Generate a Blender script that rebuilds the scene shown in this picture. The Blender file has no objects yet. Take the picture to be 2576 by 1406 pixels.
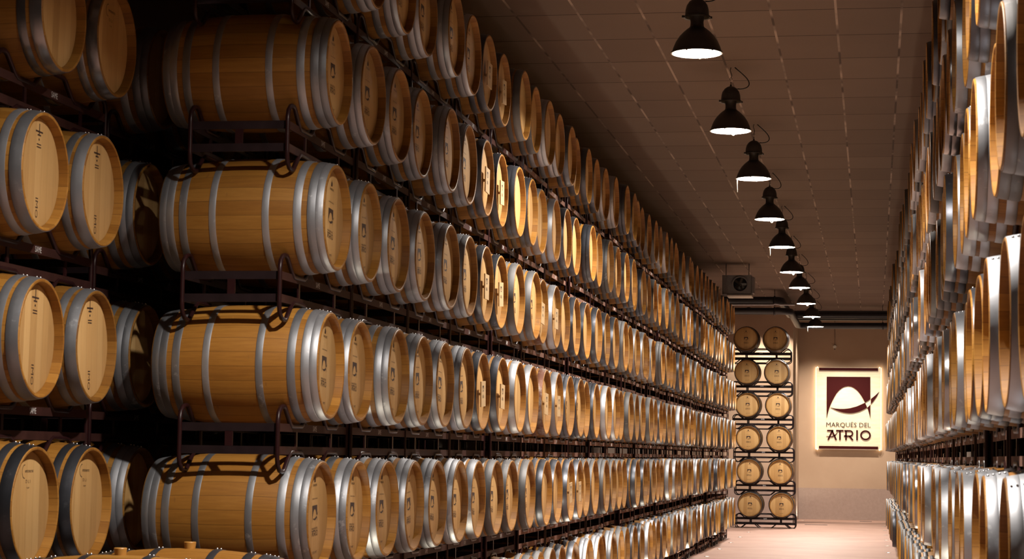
import bpy, bmesh, math, random
from mathutils import Vector, Matrix, geometry
random.seed(7)
PI = math.pi
scn = bpy.context.scene
COL = scn.collection

# ------------------------------------------------------------------ camera, world, exposure
F = 5236.0
EYE = 1.815
fwd = Vector((910.0 - 1.0, -451.2, F)).normalized()           # world +Y seen from the camera (x right, y up, z ahead)
wx = Vector((fwd.z, 0, -fwd.x)).normalized()                   # world +X in camera terms
wz = wx.cross(fwd)
if wz.y < 0: wz = -wz
R = Matrix(((wx.x, wx.y, -wx.z), (fwd.x, fwd.y, -fwd.z), (wz.x, wz.y, -wz.z)))
cam_data = bpy.data.cameras.new('camera')
cam_data.sensor_width = 36.0
cam_data.lens = 36.0 * F / 2576.0
cam_data.clip_start = 0.1
cam_data.clip_end = 200
cam_data.dof.use_dof = True
cam_data.dof.focus_distance = 24.0
cam_data.dof.aperture_fstop = 9.0
cam = bpy.data.objects.new('camera', cam_data)
COL.objects.link(cam)
cam.matrix_world = Matrix.Translation((0, 0, EYE)) @ R.to_4x4()
scn.camera = cam
def at(px, py, Y):
    c = Vector((px - 1288.0, -(py - 703.0), F))
    w = Vector((c.dot(wx), c.dot(fwd), c.dot(wz)))
    w *= Y / w.y
    return Vector((w.x, Y, w.z + EYE))

world = bpy.data.worlds.new('world')
scn.world = world
world.use_nodes = True
world.node_tree.nodes['Background'].inputs[0].default_value = (0.02, 0.025, 0.03, 1)
world.node_tree.nodes['Background'].inputs[1].default_value = 0.05
scn.view_settings.view_transform = 'Standard'
scn.view_settings.look = 'None'
scn.view_settings.gamma = 1
scn.view_settings.use_curve_mapping = False
scn.view_settings.exposure = 0.69
LAMP_W = 310.0
LAMP_COL = (1.0, 0.90, 0.80)
SPOT_W = 32.0
SPOT_COL = (1.0, 0.88, 0.66)

# ------------------------------------------------------------------ node helpers and materials
def mat(name):
    m = bpy.data.materials.new(name)
    m.use_nodes = True
    nt = m.node_tree
    return m, nt, nt.nodes['Principled BSDF']
def N(nt, t, **kw):
    n = nt.nodes.new(t)
    for k, v in kw.items():
        if k.startswith('_'): setattr(n, k[1:], v)
        else: n.inputs[k.replace('__', ' ')].default_value = v
    return n
def math_n(nt, op, a, b=None, c=None):
    n = nt.nodes.new('ShaderNodeMath'); n.operation = op
    for i, v in enumerate((a, b, c)):
        if v is None: continue
        if isinstance(v, (int, float)): n.inputs[i].default_value = v
        else: nt.links.new(v, n.inputs[i])
    return n.outputs[0]
def ramp(nt, fac, stops):
    n = nt.nodes.new('ShaderNodeValToRGB')
    e = n.color_ramp.elements
    while len(e) < len(stops): e.new(0.5)
    for i, (p, c) in enumerate(stops):
        e[i].position = p; e[i].color = (c[0], c[1], c[2], 1)
    nt.links.new(fac, n.inputs[0])
    return n.outputs[0]
def mixc(nt, fac, a, b, mode='MIX'):
    n = nt.nodes.new('ShaderNodeMix'); n.data_type = 'RGBA'; n.blend_type = mode
    for s, v in ((0, fac), (6, a), (7, b)):
        if isinstance(v, (int, float)): n.inputs[s].default_value = v
        elif isinstance(v, tuple): n.inputs[s].default_value = (v[0], v[1], v[2], 1)
        else: nt.links.new(v, n.inputs[s])
    return n.outputs[2]
def noise(nt, vec, scale, detail=3, rough=0.55):
    n = nt.nodes.new('ShaderNodeTexNoise')
    n.inputs['Scale'].default_value = scale; n.inputs['Detail'].default_value = detail; n.inputs['Roughness'].default_value = rough
    if vec is not None: nt.links.new(vec, n.inputs['Vector'])
    return n.outputs['Fac']
def combine(nt, x, y, z):
    n = nt.nodes.new('ShaderNodeCombineXYZ')
    for i, v in enumerate((x, y, z)):
        if isinstance(v, (int, float)): n.inputs[i].default_value = v
        else: nt.links.new(v, n.inputs[i])
    return n.outputs[0]
def coords(nt):
    tc = nt.nodes.new('ShaderNodeTexCoord')
    s = nt.nodes.new('ShaderNodeSeparateXYZ')
    nt.links.new(tc.outputs['Object'], s.inputs[0])
    return tc.outputs['Object'], s.outputs[0], s.outputs[1], s.outputs[2]
def bump(nt, h, bs, strength=0.2, dist=0.002):
    b = nt.nodes.new('ShaderNodeBump')
    b.inputs['Strength'].default_value = strength; b.inputs['Distance'].default_value = dist
    nt.links.new(h, b.inputs['Height']); nt.links.new(b.outputs[0], bs.inputs['Normal'])
def obj_rand(nt):
    return nt.nodes.new('ShaderNodeObjectInfo').outputs['Random']
def wnoise(nt, v, v2=0.0):
    n = nt.nodes.new('ShaderNodeTexWhiteNoise'); n.noise_dimensions = '2D'
    nt.links.new(combine(nt, v, v2, 0.0), n.inputs['Vector'])
    return n.outputs['Value']

def make_stave(name, dark, mid, light, staves=26, spec=0.35):
    m, nt, bs = mat(name)
    v, x, y, z = coords(nt)
    rnd = obj_rand(nt)
    ang = math_n(nt, 'ARCTAN2', y, z)
    a = math_n(nt, 'MULTIPLY', ang, staves / (2 * PI))
    cell = math_n(nt, 'FLOOR', a)
    fr = math_n(nt, 'FRACT', a)
    w = wnoise(nt, cell, rnd)
    shift = math_n(nt, 'MULTIPLY', w, 7.0)
    gv = combine(nt, math_n(nt, 'ADD', math_n(nt, 'MULTIPLY', x, 3.0), shift), math_n(nt, 'MULTIPLY', ang, 14.0), math_n(nt, 'MULTIPLY', rnd, 30.0))
    g = noise(nt, gv, 1.6, 5, 0.65)
    fac = math_n(nt, 'ADD', math_n(nt, 'MULTIPLY', w, 0.42), math_n(nt, 'MULTIPLY', g, 0.62))
    c = ramp(nt, fac, ((0.18, dark), (0.5, mid), (0.85, light)))
    # joints
    j = math_n(nt, 'LESS_THAN', math_n(nt, 'ABSOLUTE', math_n(nt, 'SUBTRACT', fr, 0.5)), 0.488)
    c = mixc(nt, math_n(nt, 'SUBTRACT', 1.0, j), c, tuple(k * 0.45 for k in dark))
    # drips and smudges of wine
    dv = combine(nt, math_n(nt, 'MULTIPLY', x, 9.0), math_n(nt, 'MULTIPLY', ang, 0.9), math_n(nt, 'MULTIPLY', rnd, 50.0))
    dr = ramp(nt, noise(nt, dv, 3.0, 2), ((0.70, (0, 0, 0)), (0.76, (1, 1, 1))))
    c = mixc(nt, math_n(nt, 'MULTIPLY', dr, 0.35), c, (0.099, 0.037, 0.015))
    tone = math_n(nt, 'ADD', 0.76, math_n(nt, 'MULTIPLY', rnd, 0.36))
    hs = nt.nodes.new('ShaderNodeHueSaturation')
    nt.links.new(tone, hs.inputs['Value']); nt.links.new(c, hs.inputs['Color'])
    nt.links.new(hs.outputs[0], bs.inputs['Base Color'])
    bs.inputs['Roughness'].default_value = 0.52
    bs.inputs['Specular IOR Level'].default_value = spec
    bump(nt, g, bs, 0.15, 0.002)
    return m
def make_headwood(name, dark, mid, light):
    m, nt, bs = mat(name)
    v, x, y, z = coords(nt)
    rnd = obj_rand(nt)
    a = math_n(nt, 'ADD', math_n(nt, 'MULTIPLY', y, 12.5), math_n(nt, 'MULTIPLY', rnd, 3.0))
    cell = math_n(nt, 'FLOOR', a); fr = math_n(nt, 'FRACT', a)
    w = wnoise(nt, cell, rnd)
    gv = combine(nt, math_n(nt, 'MULTIPLY', w, 9.0), math_n(nt, 'MULTIPLY', y, 70.0), math_n(nt, 'MULTIPLY', z, 3.5))
    g = noise(nt, gv, 1.5, 5, 0.65)
    fac = math_n(nt, 'ADD', math_n(nt, 'MULTIPLY', w, 0.5), math_n(nt, 'MULTIPLY', g, 0.5))
    c = ramp(nt, fac, ((0.15, dark), (0.5, mid), (0.85, light)))
    j = math_n(nt, 'GREATER_THAN', math_n(nt, 'ABSOLUTE', math_n(nt, 'SUBTRACT', fr, 0.5)), 0.488)
    c = mixc(nt, math_n(nt, 'MULTIPLY', j, 0.6), c, tuple(k * 0.5 for k in dark))
    tn = math_n(nt, 'ADD', 0.80, math_n(nt, 'MULTIPLY', rnd, 0.28))
    c = mixc(nt, 1.0, c, combine(nt, tn, tn, tn), 'MULTIPLY')
    nt.links.new(c, bs.inputs['Base Color'])
    bs.inputs['Roughness'].default_value = 0.55
    bs.inputs['Specular IOR Level'].default_value = 0.3
    bump(nt, g, bs, 0.1, 0.001)
    return m
def make_hoop(name, base, blotch, r0, r1, amount=0.5, rust=None):
    m, nt, bs = mat(name)
    v, x, y, z = coords(nt)
    rnd = obj_rand(nt)
    off = nt.nodes.new('ShaderNodeVectorMath'); off.operation = 'ADD'
    nt.links.new(v, off.inputs[0]); nt.links.new(combine(nt, math_n(nt, 'MULTIPLY', rnd, 40.0), 0.0, 0.0), off.inputs[1])
    n1 = noise(nt, off.outputs[0], 9, 4, 0.6)
    n2 = noise(nt, off.outputs[0], 60, 3, 0.7)
    f = math_n(nt, 'ADD', math_n(nt, 'MULTIPLY', n1, 0.75), math_n(nt, 'MULTIPLY', n2, 0.25))
    k = ramp(nt, f, ((0.60, (0, 0, 0)), (0.66, (1, 1, 1))))
    dk = math_n(nt, 'ADD', 0.62, math_n(nt, 'MULTIPLY', rnd, 0.55))
    c0 = mixc(nt, 1.0, base, combine(nt, dk, dk, dk), 'MULTIPLY')
    if rust:
        k2 = ramp(nt, n1, ((0.40, (0, 0, 0)), (0.52, (1, 1, 1))))
        c0 = mixc(nt, k2, c0, rust)
    c = mixc(nt, math_n(nt, 'MULTIPLY', k, amount), c0, blotch)
    nt.links.new(c, bs.inputs['Base Color'])
    bs.inputs['Metallic'].default_value = (0.85 if name[0] in 'dp' else 0.85) if not rust else 0.35
    rr = math_n(nt, 'ADD', r0, math_n(nt, 'MULTIPLY', n1, r1))
    nt.links.new(rr, bs.inputs['Roughness'])
    bump(nt, n2, bs, 0.12, 0.001)
    return m
def make_plain(name, c, rough=0.5, metal=0.0, vary=0.15, scale=20, spec=0.5):
    m, nt, bs = mat(name)
    v, x, y, z = coords(nt)
    n = noise(nt, v, scale, 4)
    c2 = ramp(nt, n, ((0.25, tuple(k * (1 - vary) for k in c)), (0.75, tuple(min(1, k * (1 + vary)) for k in c))))
    nt.links.new(c2, bs.inputs['Base Color'])
    bs.inputs['Roughness'].default_value = rough; bs.inputs['Metallic'].default_value = metal
    bs.inputs['Specular IOR Level'].default_value = spec
    return m
def make_emit(name, c, s):
    m, nt, bs = mat(name)
    bs.inputs['Base Color'].default_value = (*c, 1)
    bs.inputs['Emission Color'].default_value = (*c, 1); bs.inputs['Emission Strength'].default_value = s
    return m

M = {}
M['stave'] = make_stave('oak_staves', (0.150, 0.058, 0.007), (0.225, 0.098, 0.014), (0.31, 0.152, 0.029))
M['head'] = make_headwood('oak_head_boards', (0.33, 0.185, 0.066), (0.45, 0.272, 0.105), (0.53, 0.345, 0.15))
M['rim'] = make_stave('oak_chime', (0.167, 0.077, 0.020), (0.273, 0.136, 0.038), (0.360, 0.198, 0.068))
M['galv'] = make_hoop('galvanized_hoop', (0.35, 0.365, 0.395), (0.50, 0.515, 0.54), 0.38, 0.22, 0.7)
M['steel'] = make_hoop('dark_steel_hoop', (0.093, 0.100, 0.118), (0.198, 0.205, 0.229), 0.27, 0.25, 0.4)
M['zinc'] = make_hoop('weathered_hoop', (0.149, 0.149, 0.152), (0.260, 0.254, 0.248), 0.46, 0.22, 0.6)
M['polish'] = make_hoop('polished_hoop', (0.310, 0.310, 0.322), (0.372, 0.372, 0.384), 0.18, 0.12, 0.3)
M['rust'] = make_hoop('rusty_hoop', (0.186, 0.155, 0.136), (0.341, 0.260, 0.211), 0.40, 0.25, 0.5, rust=(0.105, 0.037, 0.019))
M['rivet'] = make_plain('rivet_metal', (0.75, 0.75, 0.76), 0.25, 1.0, 0.05)
M['ink'] = make_plain('burnt_print', (0.028, 0.011, 0.006), 0.7, 0, 0.1)
M['inklight'] = make_plain('faint_burnt_print', (0.16, 0.075, 0.035), 0.7, 0, 0.1)
M['card'] = make_plain('pale_wood_card', (0.409, 0.285, 0.149), 0.6, 0, 0.12, 8)
M['bung'] = make_plain('silicone_bung', (0.384, 0.186, 0.037), 0.45, 0, 0.05)
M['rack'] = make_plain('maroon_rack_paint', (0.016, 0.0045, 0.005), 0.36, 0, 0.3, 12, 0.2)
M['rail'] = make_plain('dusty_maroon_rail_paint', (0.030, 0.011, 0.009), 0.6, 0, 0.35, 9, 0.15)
M['raildustlit'] = make_plain('lit_dust_on_rail_paint', (0.15, 0.080, 0.060), 0.75, 0, 0.4, 9, 0.15)  # dust colour raised to carry the light falling on far and right rails
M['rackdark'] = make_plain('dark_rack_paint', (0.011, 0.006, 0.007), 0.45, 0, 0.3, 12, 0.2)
M['label'] = make_plain('white_label_paint', (0.465, 0.459, 0.459), 0.6, 0, 0.03)
M['shade'] = make_plain('black_lamp_enamel', (0.022, 0.019, 0.018), 0.42, 0, 0.1)
M['shade_in'] = make_plain('white_reflector', (0.85, 0.85, 0.82), 0.4, 0, 0.02)
M['glow'] = make_emit('lamp_glass_lit', (1.0, 0.93, 0.82), 14)
M['cord'] = make_plain('black_cord', (0.012, 0.011, 0.011), 0.5)
M['whitecord'] = make_plain('white_safety_cord', (0.8, 0.74, 0.6), 0.5)
M['duct'] = make_plain('black_duct_paint', (0.010, 0.010, 0.014), 0.45, 0, 0.1)
M['conduit'] = make_plain('grey_conduit', (0.20, 0.19, 0.20), 0.35, 0.6)
M['unit'] = make_plain('grey_fan_housing', (0.13, 0.125, 0.13), 0.5)
M['unitpale'] = make_plain('pale_drip_tray', (0.42, 0.38, 0.34), 0.5)
M['maroon'] = make_plain('maroon_sign_enamel', (0.040, 0.0025, 0.003), 0.65, 0, 0.05, 20, 0.12)
M['blackletter'] = make_plain('dark_letter', (0.025, 0.016, 0.016), 0.4, 0, 0.05)
M['white'] = make_plain('white_plastic', (0.7, 0.68, 0.62), 0.4)
M['floorring'] = make_plain('steel_ring', (0.5, 0.5, 0.48), 0.3, 1.0)
M['edge'] = make_emit('lit_acrylic_edge', (1.0, 0.88, 0.68), 0.6)
M['spotglow'] = make_emit('floor_light_lens', (1.0, 0.93, 0.78), 9)

def plaster():
    m, nt, bs = mat('cream_plaster_grey_dado')
    v, x, y, z = coords(nt)
    n = noise(nt, v, 1.2, 4); n2 = noise(nt, v, 14, 4, 0.7)
    cream = ramp(nt, n, ((0.3, (0.409, 0.288, 0.205)), (0.7, (0.446, 0.322, 0.232))))
    grey = ramp(nt, n2, ((0.3, (0.335, 0.25, 0.215)), (0.7, (0.385, 0.29, 0.25))))
    low = math_n(nt, 'LESS_THAN', z, 0.93)
    c = mixc(nt, low, cream, grey)
    nt.links.new(c, bs.inputs['Base Color']); bs.inputs['Roughness'].default_value = 0.85
    bs.inputs['Specular IOR Level'].default_value = 0.2
    bump(nt, n2, bs, 0.25, 0.004)
    return m
def floor_mat():
    m, nt, bs = mat('worn_screed_floor')
    v, x, y, z = coords(nt)
    n = noise(nt, v, 0.9, 5, 0.6)
    gv = combine(nt, math_n(nt, 'MULTIPLY', x, 0.5), math_n(nt, 'MULTIPLY', y, 2.2), 0.0)
    s = noise(nt, gv, 1.6, 5, 0.7)
    f = math_n(nt, 'ADD', math_n(nt, 'MULTIPLY', n, 0.5), math_n(nt, 'MULTIPLY', s, 0.5))
    c = ramp(nt, f, ((0.3, (0.27, 0.155, 0.122)), (0.52, (0.36, 0.225, 0.18)), (0.75, (0.42, 0.285, 0.232))))
    nt.links.new(c, bs.inputs['Base Color'])
    bs.inputs['Roughness'].default_value = 0.5
    bs.inputs['Specular IOR Level'].default_value = 0.35
    return m
def ceiling_mat():
    m, nt, bs = mat('ceiling_tiles_in_grid')
    v, x, y, z = coords(nt)
    n2 = noise(nt, v, 90, 3, 0.7); n1 = noise(nt, v, 0.8, 2)
    wx_ = wnoise(nt, math_n(nt, 'FLOOR', math_n(nt, 'DIVIDE', math_n(nt, 'SUBTRACT', x, 0.258), 0.6)), math_n(nt, 'FLOOR', math_n(nt, 'DIVIDE', math_n(nt, 'SUBTRACT', y, 19.18), 1.2)))
    f = math_n(nt, 'ADD', math_n(nt, 'MULTIPLY', n2, 0.3), math_n(nt, 'ADD', math_n(nt, 'MULTIPLY', n1, 0.35), math_n(nt, 'MULTIPLY', wx_, 0.35)))
    c = ramp(nt, f, ((0.2, (0.116, 0.080, 0.063)), (0.8, (0.150, 0.106, 0.084))))
    # runners along the aisle: spotty metal; cross joints thin and dark
    fx = math_n(nt, 'ABSOLUTE', math_n(nt, 'SUBTRACT', math_n(nt, 'FRACT', math_n(nt, 'DIVIDE', math_n(nt, 'ADD', x, 60.342), 0.6)), 0.5))
    fy = math_n(nt, 'ABSOLUTE', math_n(nt, 'SUBTRACT', math_n(nt, 'FRACT', math_n(nt, 'DIVIDE', math_n(nt, 'ADD', y, 40.82), 1.2)), 0.5))
    lx = math_n(nt, 'GREATER_THAN', fx, 0.481)
    ly = math_n(nt, 'GREATER_THAN', fy, 0.4905)
    sp = ramp(nt, noise(nt, combine(nt, x, math_n(nt, 'MULTIPLY', y, 1.0), 0.0), 1.1, 2, 0.6), ((0.42, (0.07, 0.048, 0.04)), (0.6, (0.30, 0.225, 0.185))))
    c = mixc(nt, ly, c, (0.035, 0.022, 0.018))
    c = mixc(nt, lx, c, sp)
    nt.links.new(c, bs.inputs['Base Color']); bs.inputs['Roughness'].default_value = 0.9
    bs.inputs['Specular IOR Level'].default_value = 0.15
    g = math_n(nt, 'SUBTRACT', 1.0, math_n(nt, 'MAXIMUM', lx, ly))
    bump(nt, math_n(nt, 'ADD', g, math_n(nt, 'MULTIPLY', n2, 0.15)), bs, 0.4, 0.01)
    return m
M['plaster'] = plaster(); M['floor'] = floor_mat(); M['ceiling'] = ceiling_mat()
M['darkwall'] = make_plain('dark_side_plaster', (0.099, 0.074, 0.056), 0.9, 0, 0.1, 2)
def acrylic():
    m, nt, bs = mat('frosted_acrylic')
    v, x, y, z = coords(nt)
    n = noise(nt, combine(nt, math_n(nt, 'MULTIPLY', x, 1.2), 0.0, math_n(nt, 'MULTIPLY', z, 9.0)), 1.6, 3)
    c = ramp(nt, n, ((0.35, (0.80, 0.66, 0.46)), (0.72, (0.88, 0.76, 0.58))))
    nt.links.new(c, bs.inputs['Base Color'])
    bs.inputs['Roughness'].default_value = 0.25
    bs.inputs['Transmission Weight'].default_value = 0.0
    bs.inputs['Emission Color'].default_value = (1.0, 0.80, 0.54, 1)
    bs.inputs['Emission Strength'].default_value = 0.13
    return m
M['acrylic'] = acrylic()

# ------------------------------------------------------------------ mesh helpers
class MB:
    def __init__(self): self.v = []; self.f = []; self.mi = []; self.cur = 0; self.sm = []; self.smooth = True
    def add(self, vs, fs):
        o = len(self.v); self.v += [tuple(v) for v in vs]
        for f in fs:
            self.f.append(tuple(i + o for i in f)); self.mi.append(self.cur); self.sm.append(self.smooth)
        return self
    def box(self, c, s, rot=None):
        hx, hy, hz = s[0] / 2, s[1] / 2, s[2] / 2
        vs = [Vector((x, y, z)) for x in (-hx, hx) for y in (-hy, hy) for z in (-hz, hz)]
        if rot is not None: vs = [rot @ v for v in vs]
        vs = [v + Vector(c) for v in vs]
        s0 = self.smooth; self.smooth = False
        self.add(vs, [(0, 1, 3, 2), (4, 6, 7, 5), (0, 4, 5, 1), (2, 3, 7, 6), (0, 2, 6, 4), (1, 5, 7, 3)])
        self.smooth = s0
        return self
    def lathe(self, prof, axis='X', seg=32, c=(0, 0, 0), closed=False):
        vs = []
        for (t, r) in prof:
            for k in range(seg):
                a = 2 * PI * k / seg
                p = (t, r * math.sin(a), r * math.cos(a)) if axis == 'X' else (r * math.cos(a), r * math.sin(a), t)
                if axis == 'Y': p = (r * math.cos(a), t, r * math.sin(a))
                vs.append((p[0] + c[0], p[1] + c[1], p[2] + c[2]))
        fs = []
        n = len(prof); rng = n if closed else n - 1
        for i in range(rng):
            for k in range(seg):
                a = i * seg + k; b = i * seg + (k + 1) % seg
                i2 = (i + 1) % n
                fs.append((a, b, i2 * seg + (k + 1) % seg, i2 * seg + k))
        return self.add(vs, fs)
    def disc(self, c, r, axis='X', seg=32):
        vs = []
        for k in range(seg):
            a = 2 * PI * k / seg
            if axis == 'X': p = (0, r * math.sin(a), r * math.cos(a))
            elif axis == 'Z': p = (r * math.cos(a), r * math.sin(a), 0)
            else: p = (r * math.cos(a), 0, r * math.sin(a))
            vs.append((p[0] + c[0], p[1] + c[1], p[2] + c[2]))
        return self.add(vs, [tuple(range(seg))])
    def tube(self, pts, r, seg=8, closed=False):
        P = [Vector(p) for p in pts]; n = len(P)
        vs = []; up = None
        for i in range(n):
            if closed: d = (P[(i + 1) % n] - P[i - 1]).normalized()
            else: d = (P[min(i + 1, n - 1)] - P[max(i - 1, 0)]).normalized()
            if up is None:
                up = Vector((0, 0, 1)) if abs(d.z) < 0.9 else Vector((1, 0, 0))
            s = d.cross(up)
            if s.length < 1e-4: s = d.cross(Vector((0.3, 1, 0)))
            s.normalize(); u = s.cross(d).normalized(); up = u
            for k in range(seg):
                a = 2 * PI * k / seg
                vs.append(P[i] + s * (r * math.cos(a)) + u * (r * math.sin(a)))
        fs = []
        for i in range(n if closed else n - 1):
            j = (i + 1) % n
            for k in range(seg):
                fs.append((i * seg + k, i * seg + (k + 1) % seg, j * seg + (k + 1) % seg, j * seg + k))
        if not closed:
            fs.append(tuple(range(seg))[::-1]); fs.append(tuple((n - 1) * seg + k for k in range(seg)))
        return self.add(vs, fs)
    def ball(self, c, r, seg=8):
        vs = []; fs = []
        for i in range(seg // 2 + 1):
            t = PI * i / (seg // 2)
            for k in range(seg):
                a = 2 * PI * k / seg
                vs.append((c[0] + r * math.sin(t) * math.cos(a), c[1] + r * math.sin(t) * math.sin(a), c[2] + r * math.cos(t)))
        for i in range(seg // 2):
            for k in range(seg):
                fs.append((i * seg + k, (i + 1) * seg + k, (i + 1) * seg + (k + 1) % seg, i * seg + (k + 1) % seg))
        return self.add(vs, fs)
    def poly(self, pts, to3, thick=0.0, nrm=(0, 0, 0)):
        """flat outline (2D, any shape) -> surface; optional thickness along nrm"""
        tri = geometry.tessellate_polygon([[Vector((p[0], p[1], 0)) for p in pts]])
        a = [Vector(to3(*p)) for p in pts]
        s0 = self.smooth; self.smooth = False
        if thick:
            n = Vector(nrm) * thick
            b = [p + n for p in a]
            k = len(a)
            self.add(a + b, [tuple(t) for t in tri] + [tuple(i + k for i in t) for t in tri] + [(i, (i + 1) % k, (i + 1) % k + k, i + k) for i in range(k)])
        else: self.add(a, [tuple(t) for t in tri])
        self.smooth = s0
        return self
    def mesh(self, name, mats):
        me = bpy.data.meshes.new(name)
        me.from_pydata(self.v, [], self.f)
        mats = mats if isinstance(mats, (list, tuple)) else [mats]
        for m in mats: me.materials.append(m)
        me.polygons.foreach_set('material_index', self.mi)
        me.polygons.foreach_set('use_smooth', self.sm)
        bm = bmesh.new(); bm.from_mesh(me)
        bmesh.ops.recalc_face_normals(bm, faces=bm.faces); bm.to_mesh(me); bm.free()
        me.update()
        return me
def sharp(me, deg=35):
    bm = bmesh.new(); bm.from_mesh(me)
    for e in bm.edges:
        if len(e.link_faces) == 2 and e.calc_face_angle(0) > math.radians(deg): e.smooth = False
    bm.to_mesh(me); bm.free()
    return me
def obj(name, me, parent=None, loc=(0, 0, 0)):
    o = bpy.data.objects.new(name, me); COL.objects.link(o); o.location = loc
    if parent is not None: o.parent = parent
    return o
def empty(name, loc=(0, 0, 0), rz=0):
    o = bpy.data.objects.new(name, None); COL.objects.link(o); o.location = loc; o.rotation_euler = (0, 0, rz)
    o.empty_display_size = 0.1
    return o
def tag(o, label, cat, group=None):
    o['label'] = label; o['category'] = cat
    if group: o['group'] = group
    return o
def struct(o): o['kind'] = 'structure'; return o
def copy_tree(o, kids, parent=None):
    c = o.copy(); COL.objects.link(c)
    if parent is not None: c.parent = parent
    for ch in kids.get(o, ()): copy_tree(ch, kids, c)
    return c
def kids_of(root):
    d = {}
    def rec(o):
        d[o] = list(o.children)
        for c in o.children: rec(c)
    bpy.context.view_layer.update()
    rec(root)
    return d
_dg = None
def text_polys(s, size, wid=None):
    """flat outline mesh of a text line, centred on 0,0 -> (verts2d, faces)"""
    cu = bpy.data.curves.new('t', 'FONT'); cu.body = s; cu.size = size; cu.align_x = 'CENTER'; cu.resolution_u = 2
    o = bpy.data.objects.new('t', cu); COL.objects.link(o)
    dg = bpy.context.evaluated_depsgraph_get()
    me = bpy.data.meshes.new_from_object(o.evaluated_get(dg))
    vs = [(v.co.x, v.co.y) for v in me.vertices]; fs = [tuple(p.vertices) for p in me.polygons]
    bpy.data.objects.remove(o); bpy.data.curves.remove(cu); bpy.data.meshes.remove(me)
    x0, x1 = min(v[0] for v in vs), max(v[0] for v in vs); y0, y1 = min(v[1] for v in vs), max(v[1] for v in vs)
    k = (wid / (x1 - x0)) if wid else 1
    return [((x - (x0 + x1) / 2) * k, (y - (y0 + y1) / 2)) for x, y in vs], fs
def put_text(mb, s, size, cx, cy, to3, wid=None, flip=False):
    vs, fs = text_polys(s, size, wid)
    mb.add([to3(x + cx, y + cy) for x, y in vs], fs)
def stroke(p, w):
    """2D ribbon outline along the points"""
    P = [Vector(q) for q in p]; L = []; Rr = []
    for i, q in enumerate(P):
        d = (P[min(i + 1, len(P) - 1)] - P[max(i - 1, 0)]).normalized(); n = Vector((-d.y, d.x)) * (w / 2)
        L.append(tuple(q + n)); Rr.append(tuple(q - n))
    return L + Rr[::-1]

# emblem outlines, in the units of the sign (x right, y down)
def arch(t): return None
ARCH_L = [(255, 830), (262, 790), (275, 740), (300, 660), (330, 590), (365, 520), (400, 460), (440, 412), (480, 380), (525, 358), (575, 350)]
ARCH_R = [(575, 350), (620, 357), (665, 380), (700, 408), (735, 447), (770, 497), (800, 550), (825, 597)]
ARCH_RL = [(858, 672), (875, 722), (890, 775), (903, 835)]
UP = [(310, 675), (380, 690), (450, 695), (520, 694), (600, 683), (700, 655), (770, 624), (825, 597)]
LO = [(310, 675), (400, 720), (450, 737), (500, 750), (550, 757), (600, 760), (650, 756), (700, 745), (750, 729), (800, 705), (858, 672)]
EMBLEM = [
    [(250, 208), (905, 208), (905, 545), (865, 572)] + ARCH_R[::-1] + ARCH_L[::-1][1:] + [(250, 830)],
    [(905, 625), (905, 835)] + ARCH_RL[::-1] + [(882, 650)],
    UP + [(845, 640)] + LO[::-1][:-1],
    [(911, 541), (970, 493), (1035, 430), (1008, 490), (975, 540), (945, 583), (911, 621)],
]
def atrio():
    out = []
    w = 25
    out.append(stroke([(258, 1025), (352, 1025)], 22))
    out.append(stroke([(338, 1022), (274, 1165)], w)); out.append(stroke([(330, 1022), (395, 1165)], w))
    out.append([(245, 1104), (285, 1112), (330, 1110), (375, 1088), (418, 1045), (385, 1100), (335, 1124), (285, 1120)])
    out.append(stroke([(393, 1025), (505, 1025)], 24)); out.append(stroke([(451, 1025), (451, 1165)], w))
    out.append(stroke([(541, 1025), (541, 1165)], w))
    arc = [(515, 1025), (598, 1025)] + [(598 + 42 * math.sin(a), 1065 - 40 * math.cos(a)) for a in [i * PI / 8 for i in range(1, 8)]] + [(598, 1105), (510, 1105)]
    out.append(stroke(arc, 22)); out.append(stroke([(590, 1105), (642, 1165)], w))
    out.append(stroke([(706, 1013), (706, 1165)], w))
    ring = [(832 + 68 * math.cos(a), 1089 + 64 * math.sin(a)) for a in [i * PI / 14 for i in range(29)]]
    for i in range(28): out.append(stroke([ring[i], ring[i + 1]], w))
    return out

# ------------------------------------------------------------------ barrel
HL = 0.49; RB = 0.345; RE = 0.303
def rad(x): return RB - (RB - RE) * (x / HL) ** 2
def barrel_body(seg=44, steps=14):
    mb = MB()
    prof = [(-HL + 0.046, 0.0001), (-HL + 0.046, 0.283), (-HL + 0.002, 0.288), (-HL, 0.291), (-HL, RE - 0.003)]
    for i in range(steps + 1):
        x = -HL + 0.003 + (2 * HL - 0.006) * i / steps; prof.append((x, rad(x)))
    prof += [(HL, RE - 0.003), (HL, 0.291), (HL - 0.002, 0.288), (HL - 0.05, 0.283)]
    mb.lathe(prof, 'X', seg)
    return mb
def barrel_head(mb=None, seg=44):
    mb = mb or MB()
    mb.lathe([(HL - 0.058, 0.0001), (HL - 0.046, 0.0001), (HL - 0.046, 0.272), (HL - 0.050, 0.2825), (HL - 0.058, 0.2825)], 'X', seg)
    return mb
def hoop_mb(x0, x1, seg=44, mb=None, lift=0.0, t=0.0032):
    mb = mb or MB()
    a, b = (x0, x1) if x0 < x1 else (x1, x0)
    m = (a + b) / 2
    e = 0.0035
    prof = [(a, rad(a) - 0.001), (a, rad(a) + t + lift - 0.001), (a + e, rad(a) + t + lift), (m, rad(m) + t + lift + 0.0006), (b - e, rad(b) + t + lift), (b, rad(b) + t + lift - 0.001), (b, rad(b) - 0.001)]
    mb.lathe(prof, 'X', seg)
    return mb
def head3(x, y): return (HL - 0.0452, x, y)
def emblem_on(mb, cx, cy, s, to3):
    for p in EMBLEM:
        mb.poly([(cx + (q[0] - 577) * s, cy - (q[1] - 520) * s) for q in p], to3)
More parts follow.
